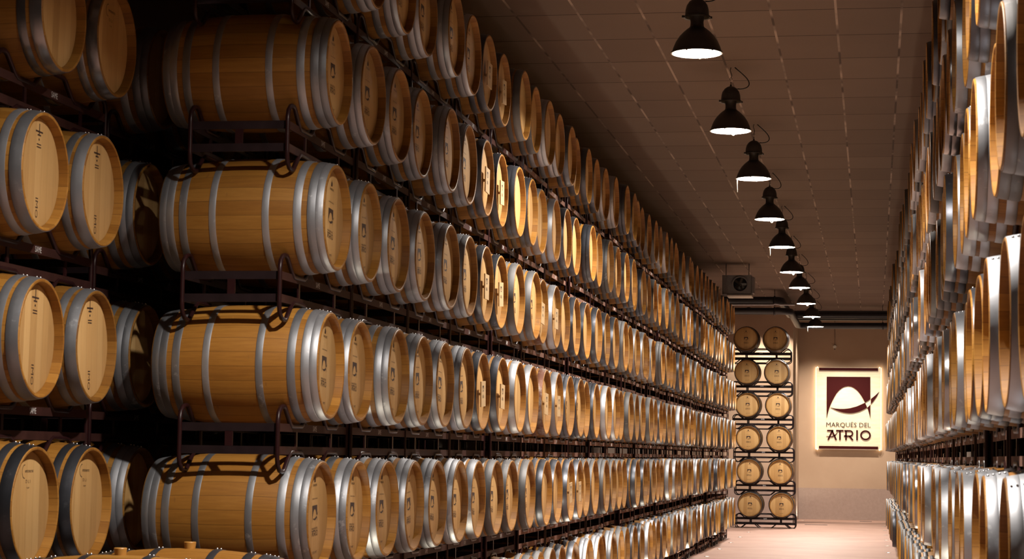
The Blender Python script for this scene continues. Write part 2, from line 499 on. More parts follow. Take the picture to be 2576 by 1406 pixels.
def print_logo(to3=head3, cx=0.0, cy=0.0, full=True, k=1.0):
    mb = MB(); mb.smooth = False
    s = 0.101 * k / 655
    emblem_on(mb, cx, cy + 0.005, s, to3)
    s = 0.122 * k / 655
    put_text(mb, 'MARQUÉS DEL', 0.017 * k, cx, cy - 0.078 * k, to3, 0.118 * k)
    for p in atrio():
        mb.poly([(cx + (q[0] - 577) * s, cy - (q[1] - 1089) * s * 1.2 - 0.105 * k) for q in p], to3)
    if full:
        put_text(mb, 'edición limitada', 0.012, cx, cy + 0.092, to3, 0.105)
    return mb
def print_maker(kind):
    mb = MB(); mb.smooth = False
    if kind == 'flame':
        mb.poly([(-.016, .185), (.012, .185), (.016, .197), (.010, .213), (.006, .207), (.004, .226), (-.004, .208), (-.008, .214), (-.014, .2)], head3)
        put_text(mb, 'TONNELLERIE', 0.018, 0, 0.168, head3, 0.085)
        put_text(mb, '225 MT', 0.02, 0.0, -0.215, head3, 0.10)
    elif kind == 'cross':
        mb.poly(stroke([(-.0, .25), (.0, .19)], .009), head3); mb.poly(stroke([(-.045, .208), (.045, .208)], .009), head3)
        mb.poly(stroke([(-.022, .190), (.022, .190)], .008), head3)
        mb.poly(stroke([(-.007, .168), (.007, .168)], .011), head3)
        mb.poly(stroke([(-.028, .142), (.028, .142)], .006), head3); mb.poly(stroke([(-.028, .128), (.028, .128)], .006), head3)
        v, f = text_polys('IMO', 0.06)
        mb.add([head3(y * 0.75, -x - 0.185) for x, y in v], f)
    elif kind == 'arc':
        mb.poly(stroke([(-.045 + .03 * math.cos(a), .178 + .034 * math.sin(a)) for a in [PI * .45 + i * PI * .12 for i in range(10)]], .004), head3)
        put_text(mb, 'entoneros', 0.028, 0.012, 0.18, head3, 0.10)
        put_text(mb, 'D L I', 0.024, 0.0, 0.128, head3, 0.055)
        put_text(mb, 'TOP', 0.012, 0.0, 0.095, head3, 0.035)
    return mb

HOOPS = {  # style -> (front hoops, middle and rear hoops)
    'double': ([(0.482, 0.440, 0.0012), (0.4395, 0.394, 0.0024), (0.360, 0.314, 0.0)], [(0.176, 0.136, 0), (-0.176, -0.136, 0), (-0.360, -0.314, 0), (-0.4395, -0.394, .0024), (-0.482, -0.440, .0012)]),
    'single': ([(0.486, 0.425, 0.0), (0.405, 0.360, 0.0)], [(0.150, 0.110, 0), (-0.150, -0.110, 0), (-0.405, -0.360, 0), (-0.486, -0.425, 0)]),
}
ME = {}
ME['body'] = sharp(barrel_body().mesh('staves', [M['stave']]))
ME['head'] = sharp(barrel_head().mesh('head', [M['head']]))
for st, (a, b) in HOOPS.items():
    for i, (x0, x1, l) in enumerate(a + b):
        for hm in ('galv', 'steel', 'zinc', 'polish', 'rust'):
            ME[('hoop', st, i, hm)] = None
def hoop_mesh(st, i, hm):
    k = ('hoop', st, i, hm)
    if ME[k] is None:
        a = (HOOPS[st][0] + HOOPS[st][1])[i]
        base = ('hoopgeo', st, i)
        ME[k] = sharp(hoop_mb(a[0], a[1], lift=a[2]).mesh('hoop', [M[hm]]), 50)
    return ME[k]
rv = MB()
ME['rivet'] = MB().ball((0, 0, 0), 0.0055, 8).mesh('rivet', [M['rivet']])
ME['logo'] = print_logo().mesh('brand_print', [M['ink']])
for k in ('flame', 'cross', 'arc'): ME['maker_' + k] = print_maker(k).mesh('maker_mark', [M['ink']])
cb = MB(); cb.box((HL - 0.004, -0.01, -0.02), (0.010, 0.18, 0.20))
cb.box((HL - 0.028, -0.02, -0.02), (0.040, 0.02, 0.02))
ME['card'] = cb.mesh('card_board', [M['card']])
ME['cardprint'] = print_logo(lambda x, y: (HL + 0.0016, x - 0.025, y + 0.015), 0, 0, False, 0.55).mesh('card_print', [M['ink']])
bg = MB(); bg.lathe([(RB - 0.012, 0.001), (RB - 0.012, 0.026), (RB + 0.030, 0.031), (RB + 0.033, 0.029), (RB + 0.033, 0.001)], 'Z', 20)
ME['bung'] = sharp(bg.mesh('bung', [M['bung']]))

PROTO = {}
def proto_barrel(kind):
    """kind = (hoop style, hoop metal, print, card, bung, detail)"""
    if kind in PROTO: return PROTO[kind]
    st, hm, pr, card, bung, near = kind
    if not near:   # small in the picture: one mesh
        mb = MB(); seg = 28
        mb.cur = 0; mb.lathe(*( [[(-HL + 0.046, 0.0001), (-HL + 0.046, 0.285), (-HL, 0.290), (-HL, RE)] + [(x, rad(x)) for x in (-.35, -.18, 0, .18, .35)] + [(HL, RE), (HL, 0.290), (HL - 0.046, 0.285)], 'X', seg]))
        mb.cur = 1; barrel_head(mb, seg)
        mb.cur = 2
        for a in HOOPS[st][0] + HOOPS[st][1]: hoop_mb(a[0], a[1], seg, mb, a[2])
        if pr == 'logo':
            mb.cur = 3; s = mb.smooth; mb.smooth = False
            emblem_on(mb, 0, 0.005, 0.101 / 655, head3); mb.smooth = s
        if card:
            mb.cur = 4; mb.box((HL - 0.004, -0.02, -0.02), (0.010, 0.15, 0.20)); mb.cur = 3
            emblem_on(mb, -0.03, 0.03, 0.07 / 655, lambda x, y: (HL + 0.0016, x, y))
        me = sharp(mb.mesh('wine_barrel', [M['stave'], M['head'], M[hm], M['ink'], M['card']]), 45)
        PROTO[kind] = (me, None)
        return PROTO[kind]
    r = empty('wine_barrel')
    obj('staves', ME['body'], r)
    h = obj('head', ME['head'], r)
    if pr == 'logo':
        obj('brand_print', ME['logo'], h); obj('maker_mark', ME['maker_flame'], h)
    elif pr in ('cross', 'arc', 'flame'): obj('maker_mark', ME['maker_' + pr], h)
    if card:
        c = obj('card_board', ME['card'], r); obj('card_print', ME['cardprint'], c)
    nf = len(HOOPS[st][0]); tot = nf + len(HOOPS[st][1])
    for i in range(tot):
        hp = obj('hoop', hoop_mesh(st, i, hm), r)
        a = (HOOPS[st][0] + HOOPS[st][1])[i]
        if i < nf or bung:
            for dx in (-0.010, 0.010):
                x = (a[0] + a[1]) / 2 + dx
                obj('rivet', ME['rivet'], hp, (x, 0.0, rad(x) + 0.0045 + a[2]))
    if bung: obj('bung', ME['bung'], r)
    PROTO[kind] = (r, kids_of(r))
    for o in PROTO[kind][1]: COL.objects.unlink(o)
    return PROTO[kind]
def make_barrel(kind, loc, rz, label, group, roll=0.0, tilt=0.0):
    p, kids = proto_barrel(kind)
    if kids is None: o = obj('wine_barrel', p)
    else: o = copy_tree(p, kids)
    o.location = loc
    o.rotation_mode = 'XYZ'
    o.rotation_euler = (roll, tilt, rz)
    tag(o, label, 'barrel', group)
    return o

# ------------------------------------------------------------------ rack for two barrels
PIT = 0.777; FX = 0.285; HW = 0.768
def loop_path(sx):
    q = PIT / 2
    top = [(-HW, 0.08), (-HW, 0.10), (-HW + 0.012, 0.145), (-HW + 0.05, 0.175), (-HW + 0.09, 0.183),
           (-q - 0.265, 0.183), (-q - 0.235, 0.172), (-q - 0.135, 0.088), (-q - 0.105, 0.074), (-q + 0.105, 0.074), (-q + 0.135, 0.088), (-q + 0.235, 0.172), (-q + 0.265, 0.183)]
    full = top + [(-y, z) for y, z in top[::-1]]
    full += [(y, -z) for y, z in full[::-1]]
    return [(sx, y, z) for y, z in full]
RACK = {}
def rack_parts(m, rail):
    P = []
    for sx in (FX, -FX): P.append(('tube_frame', sharp(MB().tube(loop_path(sx), 0.0135, 8, True).mesh('tube_frame', [m]), 60), (0, 0, 0)))
    for z in (0.064, -0.064):
        mb = MB()
        mb.box((FX, 0, z), (0.008, 2 * HW - 0.02, 0.046))
        mb.cur = 1; mb.box((-FX, 0, z), (0.008, 2 * HW - 0.02, 0.046))  # rear rail coloured darker, standing in for the shade behind the front frame
        for sy in (HW - 0.012, -HW + 0.012): mb.box((0, sy, z), (2 * FX, 0.010, 0.046))
        P.append(('rail', mb.mesh('rail', [rail, M['rackdark']]), (0, 0, 0)))
    for sx in (FX, -FX):
        for sy in (PIT / 2, -PIT / 2): P.append(('post', MB().box((sx, sy, 0), (0.010, 0.03, 0.084)).mesh('post', [m]), (0, 0, 0)))
    for sy in (HW - 0.012, -HW + 0.012): P.append(('post', MB().box((0, sy, 0), (0.045, 0.010, 0.084)).mesh('post', [m]), (0, 0, 0)))
    mb = MB(); mb.smooth = False
    put_text(mb, 'SAME', 0.045, 0, 0.066, lambda x, y: (FX + 0.0052, x, y), 0.085)
    P.append(('rack_mark', mb.mesh('rack_mark', [M['label']]), (0, 0, 0)))
    return P
def proto_rack(mk, near):
    if (mk, near) in RACK: return RACK[(mk, near)]
    rail = {'rack': M['rail'], 'rackdustlit': M['raildustlit']}.get(mk, M['rackdark'])
    m = M['rack' if mk == 'rackdustlit' else mk]
    if not near:
        mb = MB()
        for sx in (FX, -FX): mb.tube(loop_path(sx), 0.0135, 6, True)
        mb.cur = 2
        for z in (0.064, -0.064):
            mb.cur = 2; mb.box((FX, 0, z), (0.008, 2 * HW - 0.02, 0.046)); mb.cur = 0; mb.box((-FX, 0, z), (0.008, 2 * HW - 0.02, 0.046))
            for sy in (HW - 0.012, -HW + 0.012): mb.box((0, sy, z), (2 * FX, 0.010, 0.046))
        mb.cur = 2
        for sy in (PIT / 2, -PIT / 2): mb.box((FX, sy, 0), (0.010, 0.03, 0.084))
        mb.cur = 1; mb.box((FX + 0.005, 0, 0.066), (0.002, 0.08, 0.03))
        RACK[(mk, near)] = (sharp(mb.mesh('barrel_rack', [m, M['label'], rail]), 60), None)
    else:
        r = empty('barrel_rack')
        for n, me, l in rack_parts(m, rail): obj(n, me, r, l)
        k = kids_of(r)
        for o in k: COL.objects.unlink(o)
        RACK[(mk, near)] = (r, k)
    return RACK[(mk, near)]
def make_rack(near, loc, rz, label, group, mk='rack'):
    p, kids = proto_rack(mk, near)
    o = obj('barrel_rack', p) if kids is None else copy_tree(p, kids)
    o.location = loc; o.rotation_euler = (0, 0, rz)
    tag(o, label, 'rack', group)
    return o

ORD = ['first', 'second', 'third', 'fourth', 'fifth', 'sixth', 'seventh', 'eighth', 'ninth', 'tenth', 'eleventh', 'twelfth', 'thirteenth', 'fourteenth', 'fifteenth', 'sixteenth', 'seventeenth', 'eighteenth', 'nineteenth']
TENS = {2: 'twenty', 3: 'thirty', 4: 'forty', 5: 'fifty'}
def ordw(n):
    if n <= 19: return ORD[n - 1]
    t, u = divmod(n, 10)
    if u == 0: return TENS[t][:-1] + 'ieth'
    return TENS[t] + '-' + ORD[u - 1]
LEVEL = ['bottom level', 'second level', 'third level', 'fourth level', 'fifth level', 'top level']
ROW = 0.852
def level_z(k): return EYE + 0.489 + (k - 3) * ROW     # k = 1..6, barrel centre height
Z0 = 11.60

# hidden or tiny repeats that go into the single remaining-barrels object
STUFF_B = []      # (loc, rz, style)
STUFF_R = []
KEYS = {}
# the barrels that show largest, by stack side and level, as ranges of columns
KEEP = {'L1': [(9, 36), (37, 38), (40, 41)], 'L2': [(0, 30), (31, 32), (33, 34), (37, 39)], 'L3': [(0, 30), (31, 32), (33, 34)], 'L4': [(0, 30), (31, 32), (33, 34), (35, 36), (38, 39), (41, 42)], 'L5': [(0, 34), (35, 37)], 'L6': [(1, 32), (33, 37), (42, 43)], 'R1': [(40, 41)], 'R2': [(2, 4), (5, 10), (11, 12), (14, 16), (19, 20), (22, 23), (26, 28)], 'R3': [(1, 12), (13, 18), (20, 21), (22, 24), (25, 26)], 'R4': [(1, 14), (15, 17), (20, 22), (24, 25), (28, 29)], 'R5': [(4, 15), (16, 21), (23, 25)], 'R6': [(9, 10), (11, 13), (14, 16), (17, 20), (21, 23), (26, 27)]}
DROP_B = {(s_, k_, c_) for s_ in 'LR' for k_ in range(1, 7) for c_ in range(60)} - {(q[0], int(q[1]), c_) for q, l_ in KEEP.items() for a_, b_ in l_ for c_ in range(a_, b_)}
HIDDEN = {'R1': [(0, 28)], 'R2': [(0, 18), (19, 25), (26, 28)], 'R3': [(0, 2)], 'R4': [(0, 2), (3, 5), (6, 28)], 'R5': [(0, 28)], 'R6': [(0, 28)]}
DROP_R = {(q[0], int(q[1]), c_) for q, l_ in HIDDEN.items() for a_, b_ in l_ for c_ in range(a_, b_)}


# ------------------------------------------------------------------ left stack, front row
ADJ = {2: [-.042, -.025, -.025, -.02, -.02, -.01, -.02, -.01, -.02], 4: [.011, .014, .016, .025, .045, .035, .02],
       5: [0, .017, .01, -.006, .04, .02, .015, -.005, .015], 6: [.02, .02, .03, .013, .06, .035, .02, 0, .05, .02, .03, .01, .02]}
CARDS = {(3, 6), (3, 7), (4, 6), (4, 7), (5, 6), (5, 7), (6, 6), (6, 7), (3, 10), (3, 11), (4, 10), (4, 11), (2, 12), (2, 13)}
METW = {'galv': 'bright galvanized', 'steel': 'dark steel', 'zinc': 'dull grey', 'polish': 'polished steel', 'rust': 'rusty'}
def left_kind(k, c):
    near = c < 16
    card = (k, c) in CARDS
    pair = c // 2
    rr = random.Random(k * 100 + pair)
    if c < 6: hm = 'galv'; st = 'double'; pr = 'logo'
    elif card: hm = 'steel'; st = 'single'; pr = None
    else:
        hm = rr.choice(['zinc', 'galv', 'zinc', 'steel', 'zinc', 'steel']); st = rr.choice(['single', 'single', 'double']); pr = rr.choice(['logo', None, None])
    if (k, c) in ((3, 10), (4, 10)): hm = 'rust'
    if (k, c) in ((3, 11), (4, 11)): hm = 'galv'
    if k == 2 and c in (6, 7, 8, 9): pr = 'logo'; st = 'single'; hm = 'zinc' if c > 6 else 'galv'
    return (st, hm, pr, card, False, near)
NCOL = 46
XL = -3.054
for k in range(1, 7):
    rr = random.Random(k)
    for rk in range(NCOL // 2):
        z = Z0 + PIT * (2 * rk + 0.5)
        dxr = rr.uniform(-0.045, 0.035) if rk > 3 else rr.uniform(-0.015, 0.015); rz = rr.uniform(-0.012, 0.012)
        name = 'maroon steel rack carrying the %s, %s rack from near end, left stack' % (LEVEL[k - 1], ordw(rk + 1))
        loc = (XL - HL + dxr + (0.02 if rk > 3 else 0), z, level_z(k) - ROW / 2)
        if ('L', k, rk) in DROP_R: STUFF_R.append((loc, rz))
        else: KEYS[make_rack(rk < 9, loc, rz, name, 'racks of the left stack', 'rack' if rk < 5 else 'rackdustlit').name] = ('L', k, rk)
        for s in (0, 1):
            c = 2 * rk + s
            kd = left_kind(k, c)
            a = ADJ.get(k, [])
            dx = a[c] if c < len(a) else dxr + rr.uniform(-0.02, 0.025)
            if k <= 2 and c > 36: dx += 0.03
            loc = (XL - HL + dx, Z0 + PIT * c + rr.uniform(-0.012, 0.012), level_z(k))
            rzb = rr.uniform(-0.012, 0.012); roll = rr.uniform(-0.07, 0.07)
            if ('L', k, c) in DROP_B: STUFF_B.append((loc, rzb, kd[0])); rr.random(); continue
            what = 'carded' if kd[3] else ('stamped' if kd[2] else 'plain')
            lab = '%s oak barrel, %s hoops, left stack %s, %s from near end' % (what, METW[kd[1]].replace('bright ', ''), LEVEL[k - 1], ordw(c + 1))
            KEYS[make_barrel(kd, loc, rzb, lab, 'barrels of the left stack', roll).name] = ('L', k, c)

# ------------------------------------------------------------------ left stack, recessed rear row
XR = -4.16
for k in range(2, 7):
    dz = 0.06
    zoff = 0.15 if k >= 5 else 0.0
    for c in range(0, 4):
        z = 10.0 + PIT * c + zoff + (0.34 if c > 1 else 0)
        if k == 6 and c > 1: continue
        if c < 2: kd = ('single', {2: 'steel', 3: 'galv', 4: 'galv', 5: 'polish', 6: 'polish'}[k], {2: 'arc', 3: 'cross', 4: 'cross', 5: 'arc', 6: 'arc'}[k], False, False, True)
        else: kd = ('double', 'galv', None, False, False, True)
        what = {2: 'dark polished hoops', 3: 'pale grey hoops', 4: 'grey hoops', 5: 'shiny steel hoops', 6: 'shiny hoops'}[k] if c < 2 else 'double hoops'
        pos = ['leftmost', 'second from left', 'third from left', 'fourth from left'][c]
        make_barrel(kd, (XR - (0.12 if c > 1 else 0) - HL + random.uniform(-.01, .01), z, level_z(k) + dz), random.uniform(-.01, .01),
                    'oak barrel with %s in recessed rear row, %s, %s' % (what, LEVEL[k - 1], pos), 'barrels of the recessed rear row', random.uniform(-.04, .04))
    for rk in range(0, 2):
        if k == 6 and rk: continue
        make_rack(True, (XR - HL - 0.12 * rk, 10.0 + zoff + 0.34 * rk + PIT * (2 * rk + 0.5), level_z(k) + dz - ROW / 2), 0.0,
                  'dark steel rack in recessed rear row carrying the %s, %s from left' % (LEVEL[k - 1], ordw(rk + 1)), 'racks of the recessed rear row')
# bottom of the rear stack, below the frame of the picture, carries the rest
for rk in range(0, 2):
    make_rack(True, (XR - HL - 0.12 * rk, 10.0 + 0.34 * rk + PIT * (2 * rk + 0.5), level_z(1) + 0.06 - ROW / 2), 0.0,
              'dark steel rack on the floor under the recessed rear row, %s from left' % ordw(rk + 1), 'racks of the recessed rear row')
    for s in (0, 1):
        c = 2 * rk + s
        make_barrel(('double', 'galv', None, False, False, True), (XR - HL - 0.12 * rk, 10.0 + 0.34 * rk + PIT * c, level_z(1) + 0.06), 0.0,
                    'oak barrel on the floor rack of recessed rear row, %s from left' % ordw(c + 1), 'barrels of the recessed rear row')
# rear row behind the front row: only glimpsed through the racks
for k in range(1, 6):
    for c in range(4, 24): STUFF_B.append(((XR - HL - 0.12, 10.34 + PIT * c, level_z(k) + 0.03), 0.0, 'double'))
    for rk in range(2, 12): STUFF_R.append(((XR - HL - 0.12, 10.34 + PIT * (2 * rk + 0.5), level_z(k) + 0.03 - ROW / 2), 0.0))

# ------------------------------------------------------------------ two low barrels with bungs, bottom left
LY = -3.45 / at(478, 1376, 1.0).x
LZ = at(478, 1379, LY).z - RB
LX = (-3.45, at(303, 1388, LY - PIT).x)
for i, (px, py) in enumerate(((478, 1376), (303, 1393))):
    make_barrel(('double', 'steel', None, False, True, True), (LX[i], LY - PIT * i, LZ), 0.0,
                ('oak barrel seen from above with orange bung, right one of two at bottom left', 'oak barrel seen from above with orange bung, left one at bottom left corner')[i],
                'low barrels with bungs', 0.0)
make_rack(True, (-3.55, LY - PIT / 2, LZ - ROW / 2), 0.0, 'maroon rack under the two low barrels with orange bungs', 'racks of the left stack')

st = empty('rack_stand', (-3.55, LY - PIT / 2, 0.0))
zt = LZ - ROW / 2 - 0.183 - 0.016
mb = MB()
for sx in (-0.33, 0.33): mb.box((sx, 0, zt - 0.02), (0.04, 1.5, 0.04))
for sy in (-0.7, 0.7): mb.box((0, sy, zt - 0.02), (0.62, 0.04, 0.04))
obj('stand_frame', mb.mesh('stand_frame', [M['rackdark']]), st)
for sx in (-0.33, 0.33):
    for sy in (-0.7, 0.7): obj('leg', MB().box((sx, sy, (zt - 0.04) / 2), (0.04, 0.04, zt - 0.04)).mesh('leg', [M['rackdark']]), st)
tag(st, 'dark steel floor stand under the two low barrels with orange bungs', 'stand')

# ------------------------------------------------------------------ right stack
def xr(z): return 0.455 - 0.0036 * (z - 9.0)
Z0R = 7.58 - 2 * PIT
NR = 56
for k in range(1, 7):
    rr = random.Random(50 + k)
    for rk in range(NR // 2):
        zc = Z0R + PIT * (2 * rk + 0.5)
        dxr = rr.uniform(-0.02, 0.02); rz = PI + rr.uniform(-0.015, 0.015)
        loc = (xr(zc) + HL + dxr, zc, level_z(k) - ROW / 2)
        if ('R', k, rk) in DROP_R: STUFF_R.append((loc, rz))
        else:
            KEYS[make_rack(rk < 8, loc, rz, 'brown steel rack carrying the %s, %s rack from near end, right stack' % (LEVEL[k - 1], ordw(rk + 1)), 'racks of the right stack', 'rackdustlit').name] = ('R', k, rk)
        for s in (0, 1):
            c = 2 * rk + s
            q = random.Random(k * 977 + c // 2 * 31)
            hm = q.choice(['galv', 'galv', 'zinc', 'galv', 'polish', 'galv', 'steel']) ; st = q.choice(['single', 'double', 'single'])
            zz = Z0R + PIT * c
            kd = (st, hm, None, False, False, c < 18)
            loc = (xr(zz) + HL + dxr + rr.uniform(-0.03, 0.025), zz + rr.uniform(-0.01, 0.01), level_z(k))
            rzb = PI + rr.uniform(-0.015, 0.015)
            roll = rr.uniform(-0.5, 0.5)
            if ('R', k, c) in DROP_B: STUFF_B.append((loc, rzb, st)); continue
            KEYS[make_barrel(kd, loc, rzb, 'oak barrel with %s hoops in right stack, %s, %s barrel from near end' % (METW[hm], LEVEL[k - 1], ordw(c + 1)), 'barrels of the right stack', roll).name] = ('R', k, c)

# ------------------------------------------------------------------ far stack, heads towards the camera
for k in range(1, 7):
    for c in range(2):
        b = at((1876.5 + (6 - k) * 2.0) if c == 0 else (1950.6 + (6 - k) * 3.0), [1265, 1184, 1103, 1021, 941, 860][k - 1], 54.0)
        make_barrel(('double', 'steel', 'logo', False, False, True), (b.x, 54.0 + HL, level_z(k)), -PI / 2,
                    'oak barrel facing us against far wall, %s column, %s' % (('left', 'right')[c], LEVEL[k - 1]), 'barrels of the far stack', random.uniform(-.05, .05))
    xm = at(1913.5 + (6 - k) * 2.5, 1100, 54.2).x
    make_rack(True, (xm, 54.0 + HL, level_z(k) - ROW / 2), -PI / 2, 'black steel rack of far stack carrying the %s' % LEVEL[k - 1], 'racks of the far stack', 'rackdark')

# ------------------------------------------------------------------ remaining barrels and racks (past three hundred)
def lump(name, items, builder, mats, label, cat):
    mb = MB()
    for it in items:
        tmp = builder(it)
        Mx = Matrix.Translation(it[0]) @ Matrix.Rotation(it[1], 4, 'Z')
        vs = [Mx @ Vector(v) for v in tmp.v]
        o = len(mb.v); mb.v += [tuple(v) for v in vs]
        mb.f += [tuple(i + o for i in f) for f in tmp.f]; mb.mi += tmp.mi; mb.sm += tmp.sm
    me = bpy.data.meshes.new(name); me.from_pydata(mb.v, [], mb.f)
    for m in mats: me.materials.append(m)
    me.polygons.foreach_set('material_index', mb.mi); me.polygons.foreach_set('use_smooth', mb.sm)
    me.update()
    o = obj(name, me); tag(o, label, cat); o['kind'] = 'stuff'
    return o
_bc = {}
def low_barrel(it):
    st = it[2]
    if st in _bc: return _bc[st]
    mb = MB(); seg = 20
    mb.lathe([(-HL, 0.288), (-HL, RE)] + [(x, rad(x)) for x in (-.3, -.1, .1, .3)] + [(HL, RE), (HL, 0.288), (HL - 0.046, 0.284)], 'X', seg)
    mb.cur = 1; mb.disc((HL - 0.046, 0, 0), 0.284, 'X', seg); mb.disc((-HL + 0.02, 0, 0), 0.29, 'X', seg)
    mb.cur = 2
    for a in HOOPS[st][0] + HOOPS[st][1]:
        x0, x1 = sorted(a[:2])
        mb.lathe([(x0, rad(x0)), (x0, rad(x0) + .004), (x1, rad(x1) + .004), (x1, rad(x1))], 'X', seg)
    bpy_me = mb
    _bc[st] = mb
    return mb
_rc = []
def low_rack(it):
    if _rc: return _rc[0]
    mb = MB()
    for sx in (FX, -FX): mb.tube(loop_path(sx), 0.0135, 4, True)
    for z in (0.064, -0.064):
        for sx in (FX, -FX): mb.box((sx, 0, z), (0.008, 2 * HW - 0.02, 0.046))
        for sy in (HW - 0.012, -HW + 0.012): mb.box((0, sy, z), (2 * FX, 0.010, 0.046))
    for sy in (PIT / 2, -PIT / 2): mb.box((FX, sy, 0), (0.010, 0.03, 0.084))
    _rc.append(mb)
    return mb
if STUFF_B: lump('wine_barrels', STUFF_B, low_barrel, [M['stave'], M['head'], M['zinc']], 'remaining oak barrels barely seen between and behind the other stacked barrels', 'barrels')
if STUFF_R: lump('barrel_racks', STUFF_R, low_rack, [M['rackdark']], 'remaining maroon racks barely seen behind the other stacked barrels', 'racks')

# ------------------------------------------------------------------ room shell
ZF = 62.9; ZP = 58.4; XP = -2.2; HC = EYE + 4.136; YB = -6.0; XWL = -6.1; XWR = 2.2
def slab(name, c, s, m):
    return struct(obj(name, MB().box(c, s).mesh(name, [m])))
slab('floor', ((XWL + XWR) / 2, (YB + ZF) / 2, -0.1), (XWR - XWL + 0.4, ZF - YB + 0.4, 0.2), M['floor'])
slab('ceiling', ((XWL + XWR) / 2, (YB + ZF) / 2, HC + 0.1), (XWR - XWL + 0.4, ZF - YB + 0.4, 0.2), M['ceiling'])
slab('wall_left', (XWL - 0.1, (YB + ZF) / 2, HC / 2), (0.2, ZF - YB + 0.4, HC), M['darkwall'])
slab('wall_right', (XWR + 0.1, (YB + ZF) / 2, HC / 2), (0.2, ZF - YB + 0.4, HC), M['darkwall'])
slab('wall_back', ((XWL + XWR) / 2, YB - 0.1, HC / 2), (XWR - XWL, 0.2, HC), M['darkwall'])
slab('wall_far', ((XP + XWR) / 2, ZF + 0.1, HC / 2), (XWR - XP, 0.2, HC), M['plaster'])
slab('wall_far_left', ((XWL + XP) / 2, (ZP + ZF + 0.2) / 2, HC / 2), (XP - XWL, ZF + 0.2 - ZP, HC), M['plaster'])
slab('trim_1', (XP + 0.004 + (XWR - XP) / 2, ZF - 0.006, 0.02), (XWR - XP - 0.01, 0.012, 0.04), M['plaster'])

# floor drains: thin dark slots near the far wall
for i, (px, py, w) in enumerate(((2053, 1319, 0.62), (2178, 1308.5, 0.36))):
    yy = EYE * F / (py - 1154.2)
    p = at(px, py, yy)
    g = empty('floor_drain', (p.x, yy, 0.0))
    obj('drain_frame', MB().box((0, 0, 0.003), (w, 0.16, 0.006)).mesh('drain_frame', [M['conduit']]), g)
    mb = MB()
    for j in range(6): mb.box((0, -0.06 + j * 0.024, 0.0065), (w - 0.03, 0.012, 0.003))
    obj('drain_slot', mb.mesh('drain_slot', [M['duct']]), g)
    tag(g, ('long dark floor drain slot left of the sign', 'small dark floor drain slot at foot of far wall by right stack')[i], 'drain')

# ------------------------------------------------------------------ pendant lamps
LH = EYE + 3.45
def lamp_meshes():
    d = {}
    mb = MB()
    out = [(0.0, 0.222), (0.012, 0.222), (0.016, 0.212), (0.05, 0.203), (0.10, 0.182), (0.15, 0.150), (0.19, 0.112), (0.215, 0.082), (0.225, 0.068)]
    inn = [(0.221, 0.062), (0.19, 0.106), (0.15, 0.144), (0.10, 0.176), (0.05, 0.197), (0.012, 0.206), (0.0, 0.210)]
    mb.lathe(out, 'Z', 48)
    d['lamp_shade'] = sharp(mb.mesh('lamp_shade', [M['shade']]), 50)
    mb = MB(); mb.lathe(inn + [(0.0, 0.2225)], 'Z', 48); d['reflector'] = sharp(mb.mesh('reflector', [M['shade_in']]), 60)
    mb = MB(); mb.lathe([(0.222, 0.062), (0.225, 0.068), (0.235, 0.060), (0.27, 0.056), (0.30, 0.060), (0.32, 0.066), (0.325, 0.04), (0.325, 0.001)], 'Z', 28); d['neck'] = sharp(mb.mesh('neck', [M['shade']]), 50)
    mb = MB(); mb.lathe([(0.315, 0.105), (0.310, 0.116), (0.322, 0.118), (0.330, 0.104), (0.38, 0.100), (0.42, 0.090), (0.455, 0.066), (0.475, 0.036), (0.482, 0.012), (0.50, 0.010), (0.50, 0.001)], 'Z', 36)
    mb.lathe([(0.315, 0.105), (0.345, 0.085), (0.345, 0.04)], 'Z', 36)
    for a in (0.3, 0.3 + PI): mb.box((0.122 * math.cos(a), 0.122 * math.sin(a), 0.318), (0.022, 0.022, 0.02))
    d['cap'] = sharp(mb.mesh('cap', [M['shade']]), 50)
    mb = MB(); mb.lathe([(0.102, 0.001), (0.102, 0.16), (0.110, 0.166)], 'Z', 48); d['glass'] = sharp(mb.mesh('glass', [M['glow']]))
    mb = MB()
    for j in range(6):
        a = j * PI / 3 + 0.2
        mb.box((0.208 * math.cos(a), 0.208 * math.sin(a), -0.002), (0.026, 0.014, 0.008), Matrix.Rotation(a, 3, 'Z'))
    d['clip'] = mb.mesh('clip', [M['shade']])
    top = HC - LH
    mb = MB(); mb.tube([(0, 0, 0.49), (0, 0, 0.53)], 0.005, 6); mb.tube([(0.0, 0, 0.53 + 0.018), (0.014, 0, 0.53 + 0.030), (0, 0, 0.53 + 0.044), (-0.014, 0, 0.53 + 0.030)], 0.004, 6, True)
    mb.tube([(0, 0, 0.57), (0.01, 0, 0.60), (0, 0, 0.63), (-0.008, 0, 0.655), (0, 0, top)], 0.004, 6)
    d['hook'] = mb.mesh('hook', [M['cord']])
    return d
LM = lamp_meshes()
def bez(p, n=10):
    P = [Vector(q) for q in p]; out = []
    for i in range(n + 1):
        t = i / n; a = P[:]
        while len(a) > 1: a = [a[j].lerp(a[j + 1], t) for j in range(len(a) - 1)]
        out.append(a[0])
    return out
top = HC - LH
lamp_px = [(1753, 135), (1838, 330), (1896, 450), (1936, 552), (1967, 622), (1991, 685), (2011, 724), (2028, 764), (2042, 797), (2051, 822)]
lamp_y = [17.75 + 4.27 * i for i in range(10)]
names = ['nearest lamp, largest in view', 'second lamp from the camera', 'third lamp from the camera, cord hanging', 'fourth lamp from the camera', 'fifth lamp from the camera', 'sixth lamp from the camera', 'seventh lamp from the camera', 'third lamp from the far wall', 'second lamp from the far wall', 'lamp closest to the far wall']
alldata = [(i, lamp_y[i]) for i in range(10)] + [(-1, 8.5)]
LD = {}
